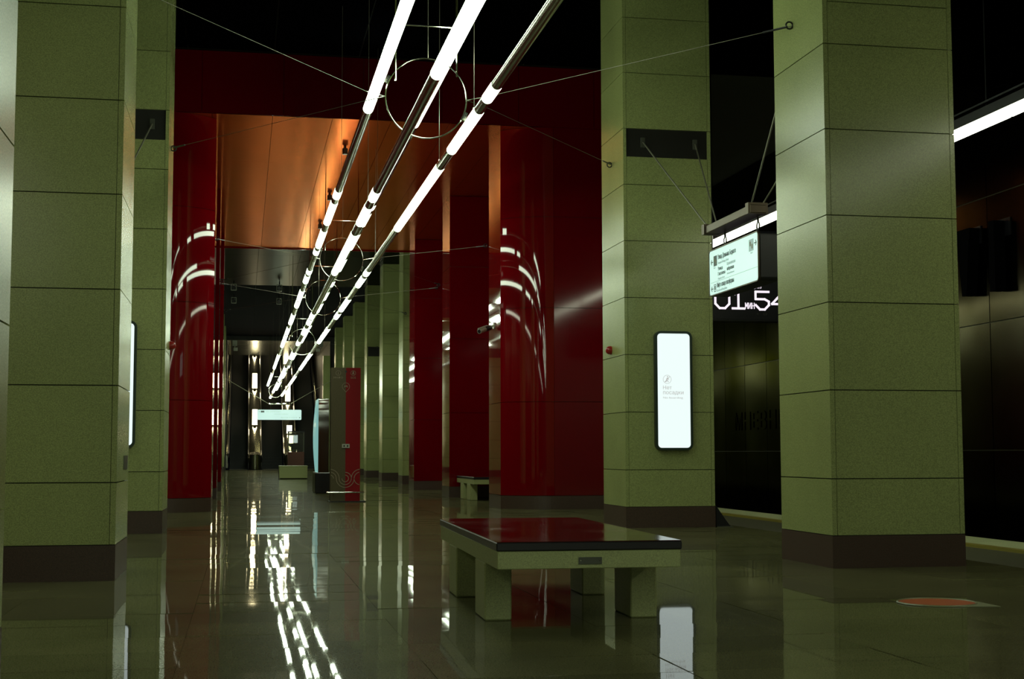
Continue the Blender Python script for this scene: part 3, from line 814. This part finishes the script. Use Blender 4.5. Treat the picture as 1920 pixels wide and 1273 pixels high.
# ------------------------------------------------------------------ far end: signs, lintel, escalators
fs = thing('far_sign', 'wide pale backlit hanging sign at the far end in front of the escalators', 'sign', (2.06, 82.0, 3.24))
obj('housing', prism(rrect(-1.26, 1.26, -.30, .30, .07), 'Y', 0, .2), M['black'], fs)
obj('face', prism(rrect(-1.24, 1.24, -.29, .29, .06), 'Y', -.012, 0), M['sign'], fs)
obj('pictogram', box(-1.06, -.86, -.016, -.012, .13, .23), M['ink'], fs)
obj('arrow', prism([(-1.18, .18), (-1.12, .22), (-1.12, .14)], 'Y', -.016, -.012), M['ink_pale'], fs)
text('Улица Демьяна Бедного', .1, M['ink_pale'], fs, (-.80, -.0135, .15), FACE_FRONT, width=.9, height=.06)
text('Карамышевская набережная', .1, M['ink_pale'], fs, (-.3, -.0135, .02), FACE_FRONT, width=.8, height=.05)
text('Выход в город', .1, M['ink_pale'], fs, (.10, -.0135, -.19), FACE_FRONT, width=.9, height=.06)
obj('pictogram', box(1.12, 1.17, -.016, -.012, -.19, -.14), M['ink'], fs)
obj('beam', tube((-.6, .1, .62), (.65, .1, .62), .05, 12), M['chrome'], fs, smooth=True)
for s in (-1, 1):
    obj('hanger', tube((s * .5, .1, .3), (s * .5, .1, .6), .015, 8), M['steel'], fs)
    obj('stay_wire', tube((s * .6, .1, .62), (s * 3.05, -.1, 2.05), .014, 6), M['wire'], fs)

LY = 88.5
li = struct('trim_12', box(XL - .1, XR + .1, LY, 101.8, 8.0, 8.03), M['lintel'])
struct('trim_4', box(-9, TRACK_X, LY, LY + .5, 8.03, ZC), M['wall_dark'])
struct('trim_5', box(-9, -1.0, LY, LY + .5, 0, 8.0), M['wall_dark'])
struct('trim_6', box(4.88, 5.3, LY - .2, LY + .5, 0, 7.1), M['stone'])
struct('trim_7', box(5.3, TRACK_X, LY, LY + .5, -1.2, 8.03), M['wall_dark'])
struct('trim_8', box(-1.35, -1.1, LY + .5, 116, 0, 16), M['wall_dark'])
struct('trim_9', box(5.3, 5.6, LY + .5, 116, 0, 16), M['wall_dark'])
struct('trim_10', prism([(101.8, 8.03), (116, 16.0), (116, 16.4), (101.8, 8.5), (LY + .5, 8.5), (LY + .5, 8.03)], 'X', -1.35, 5.6), M['wall_dark'])
struct('trim_11', box(-1.35, 5.6, 115.5, 116, 8, 19), M['wall_dark'])

T30 = math.tan(math.radians(30)); YS = 94.6
def zinc(y): return max(0.0, (y - YS) * T30)
DECKS = [(-1.02, .34), (.80, .94), (3.10, .94), (5.12, .34)]
def balustrade(xc, w, label):
    t = thing('balustrade', label, 'balustrade', (xc, 92.6, 0))
    hw = w / 2; path = [(92.75, .0), (YS - .2, .0), (YS + .35, zinc(YS + .35)), (114.0, zinc(114.0))]
    # convex steel deck
    bm = bmesh.new(); prof = [(-hw + .06, .1), (-hw + .06, .80), (-hw + .14, .90), (0, .95), (hw - .14, .90), (hw - .06, .80), (hw - .06, .1)]
    rows = []
    for yv, z in path: rows.append([bm.verts.new((p[0], yv - 92.6, z + p[1])) for p in prof])
    for a, b in zip(rows[:-1], rows[1:]):
        for j in range(len(prof) - 1): bm.faces.new((a[j], a[j + 1], b[j + 1], b[j]))
    bm.faces.new(rows[0])
    bmesh.ops.recalc_face_normals(bm, faces=bm.faces[:])
    obj('deck', bm, M['steel'], t)
    # rounded nose
    if w > .5:
        pts = [(hw * .86 * math.cos(math.pi * (1 + i / 14)), .16 + .34 * math.sin(math.pi * (1 + i / 14))) for i in range(15)]
        bm = bmesh.new(); add_prism(bm, pts, 'Z', .02, .90)
        top = [(p[0] * .8, p[1] + .04) for p in pts]; add_prism(bm, top, 'Z', .90, .96)
        obj('nose', bm, M['steel'], t, smooth=True)
    for s in (-1, 1):
        hr = bmesh.new()
        pp = [(92.7, .45), (92.62, .75), (92.75, .98)] + [(yv, z + 1.03) for yv, z in path[1:]]
        for p, q in zip(pp[:-1], pp[1:]): add_tube(hr, (s * (hw - .04), p[0] - 92.6, p[1]), (s * (hw - .04), q[0] - 92.6, q[1]), .04, 8)
        ho = obj('handrail', hr, M['rubber'], t, smooth=True)
        ch = bmesh.new()
        for p, q in zip(path[:-1], path[1:]): add_tube(ch, (s * (hw - .07), p[0] - 92.6, p[1] + .92), (s * (hw - .07), q[0] - 92.6, q[1] + .92), .028, 8)
        obj('rail_guide', ch, M['chrome'], ho, smooth=True)
        obj('skirt', prism([(p[0] - 92.6, p[1] + .0) for p in path] + [(114 - 92.6, zinc(114) + .25), (YS + .35 - 92.6, zinc(YS + .35) + .25), (92.75 - 92.6, .25)], 'X', s * (hw - .055) - .005, s * (hw - .055) + .005), M['black'], t)
    return t
BD = []
for (xc, w), lab in zip(DECKS, ('escalator balustrade at the far left of the escalator hall', 'steel escalator balustrade with lamps, left of the far sign',
                               'steel escalator balustrade with lamps, at the right end of the far sign', 'escalator balustrade at the far right behind the info pillar')):
    balustrade(xc, w, lab)
def escalator(x0, x1, label):
    t = thing('escalator', label, 'escalator', ((x0 + x1) / 2, 92.9, 0)); h = (x1 - x0) / 2
    obj('comb_plate', box(-h, h, 0, .9, -.02, .012), M['plate'], t)
    bm = bmesh.new(); yv = 93.8
    while yv < 113.8:
        z = zinc(yv); add_box(bm, -h, h, yv - 92.9, yv + .4 - 92.9, z - .23, z - .005 + .01); yv += .35
    so = obj('steps', bm, M['esc_dark'], t); so['kind'] = 'stuff'
escalator(-.82, .34, 'black escalator run at the left of the far hall')
escalator(1.28, 2.62, 'black escalator run in the middle, under the far hanging sign')
escalator(3.58, 4.94, 'black escalator run at the right behind the glass booth')

def deck_lamp(x, y, label, h=1.15, r=.17):
    z = zinc(y) + .972
    t = thing('deck_lamp', label, 'lamp', (x, y, z))
    obj('socket', tube((0, 0, -.01), (0, 0, .10), r * .7, 14), M['chrome'], t)
    obj('lamp_glass', tube((0, 0, .10), (0, 0, h), r, 18), M['lamp'], t, smooth=True)
    obj('cap', tube((0, 0, h), (0, 0, h + .05), r * .9, 16), M['chrome'], t)
for i, yv in enumerate((97.9, 102.6, 107.4)):
    deck_lamp(.80, yv, f'glowing cylinder lamp on the left escalator balustrade, {("lowest", "second from below", "topmost")[i]}')
for i, yv in enumerate((95.7, 96.9, 100.9, 106.0)):
    deck_lamp(3.10 + (.0 if i else .05), yv, f'glowing cylinder lamp on the right escalator balustrade, {("lowest", "second from below", "third from below", "topmost")[i]}', h=(.62 if i < 2 else 1.15))

# inspector booth at the foot of the right escalator
bo = thing('booth', 'small glazed attendant booth with red brown base before the right escalator', 'booth', (3.13, 85.0, 0))
obj('base_panel', box(-.48, .48, 0, .9, 0, 1.12), M['booth'], bo)
for sx in (-1, 1):
    for yv in (.03, .87): obj('post', box(sx * .45 - .025, sx * .45 + .025, yv - .025, yv + .025, 1.12, 2.28), M['plate'], bo)
obj('roof', box(-.5, .5, -.02, .92, 2.28, 2.36), M['black'], bo)
obj('window_pane', box(-.425, .425, .028, .034, 1.14, 2.27), M['glass'], bo)
obj('window_pane', box(-.425, .425, .862, .868, 1.14, 2.27), M['glass'], bo)
mo = thing('monitor', 'dark monitor with a small lit white sheet above it inside the booth', 'monitor', (3.10, 85.35, 1.12))
obj('stand', box(-.05, .05, -.04, .04, 0, .18), M['black'], mo); obj('housing', box(-.26, .26, -.03, .03, .14, .50, bevel=.01), M['black'], mo)
nt_ = thing('notice', 'small white lit notice inside the booth above the monitor', 'notice', (3.10, 85.30, 1.66))
obj('sheet', box(-.13, .13, -.01, .01, 0, .46), M['board'], nt_)
obj('clip', box(-.04, .04, -.015, .015, .44, .48), M['black'], nt_)

# small spotlights and cameras under the far ceiling
for i, (x, y_, lab) in enumerate(((-.48, 65.2, 'small pale spotlight under the far ceiling, lower left one'), (1.56, 65.3, 'small pale spotlight under the far ceiling, lower right one'),
        (-.45, 60.0, 'small pale spotlight under the far ceiling, upper left one'), (1.44, 60.0, 'small pale spotlight under the far ceiling, upper right one'))):
    t = thing('ceiling_spotlight', lab, 'spotlight', (x, y_, ZC))
    obj('stem', tube((0, 0, 0), (0, 0, -.14), .02, 8), M['black'], t)
    obj('yoke', frame_prism(-.12, .12, -.42, -.14, .02, .03, -.03, .03), M['camera_white'], t)
    obj('head', tube((0, -.10, -.30), (0, .12, -.24), .075, 14), M['black'], t, smooth=True)
for x, lab, s in ((-.55, 'white camera bracket at the left end of the steel lintel', -1), (4.72, 'white camera bracket at the right end of the steel lintel', 1)):
    t = thing('surveillance_camera', lab, 'camera', (x, LY, 7.75))
    obj('bracket', box(-.14, .14, -.12, 0, -.10, .24), M['camera_white'], t)
    obj('arm', box(s * -.0 - .04, s * -.0 + .04, -.30, -.10, -.22, -.12), M['camera_white'], t)
    obj('body', box(-.20 * 1 - s * .12, .06 - s * .12, -.5, -.22, -.42, -.22, bevel=.02), M['camera_white'], t)
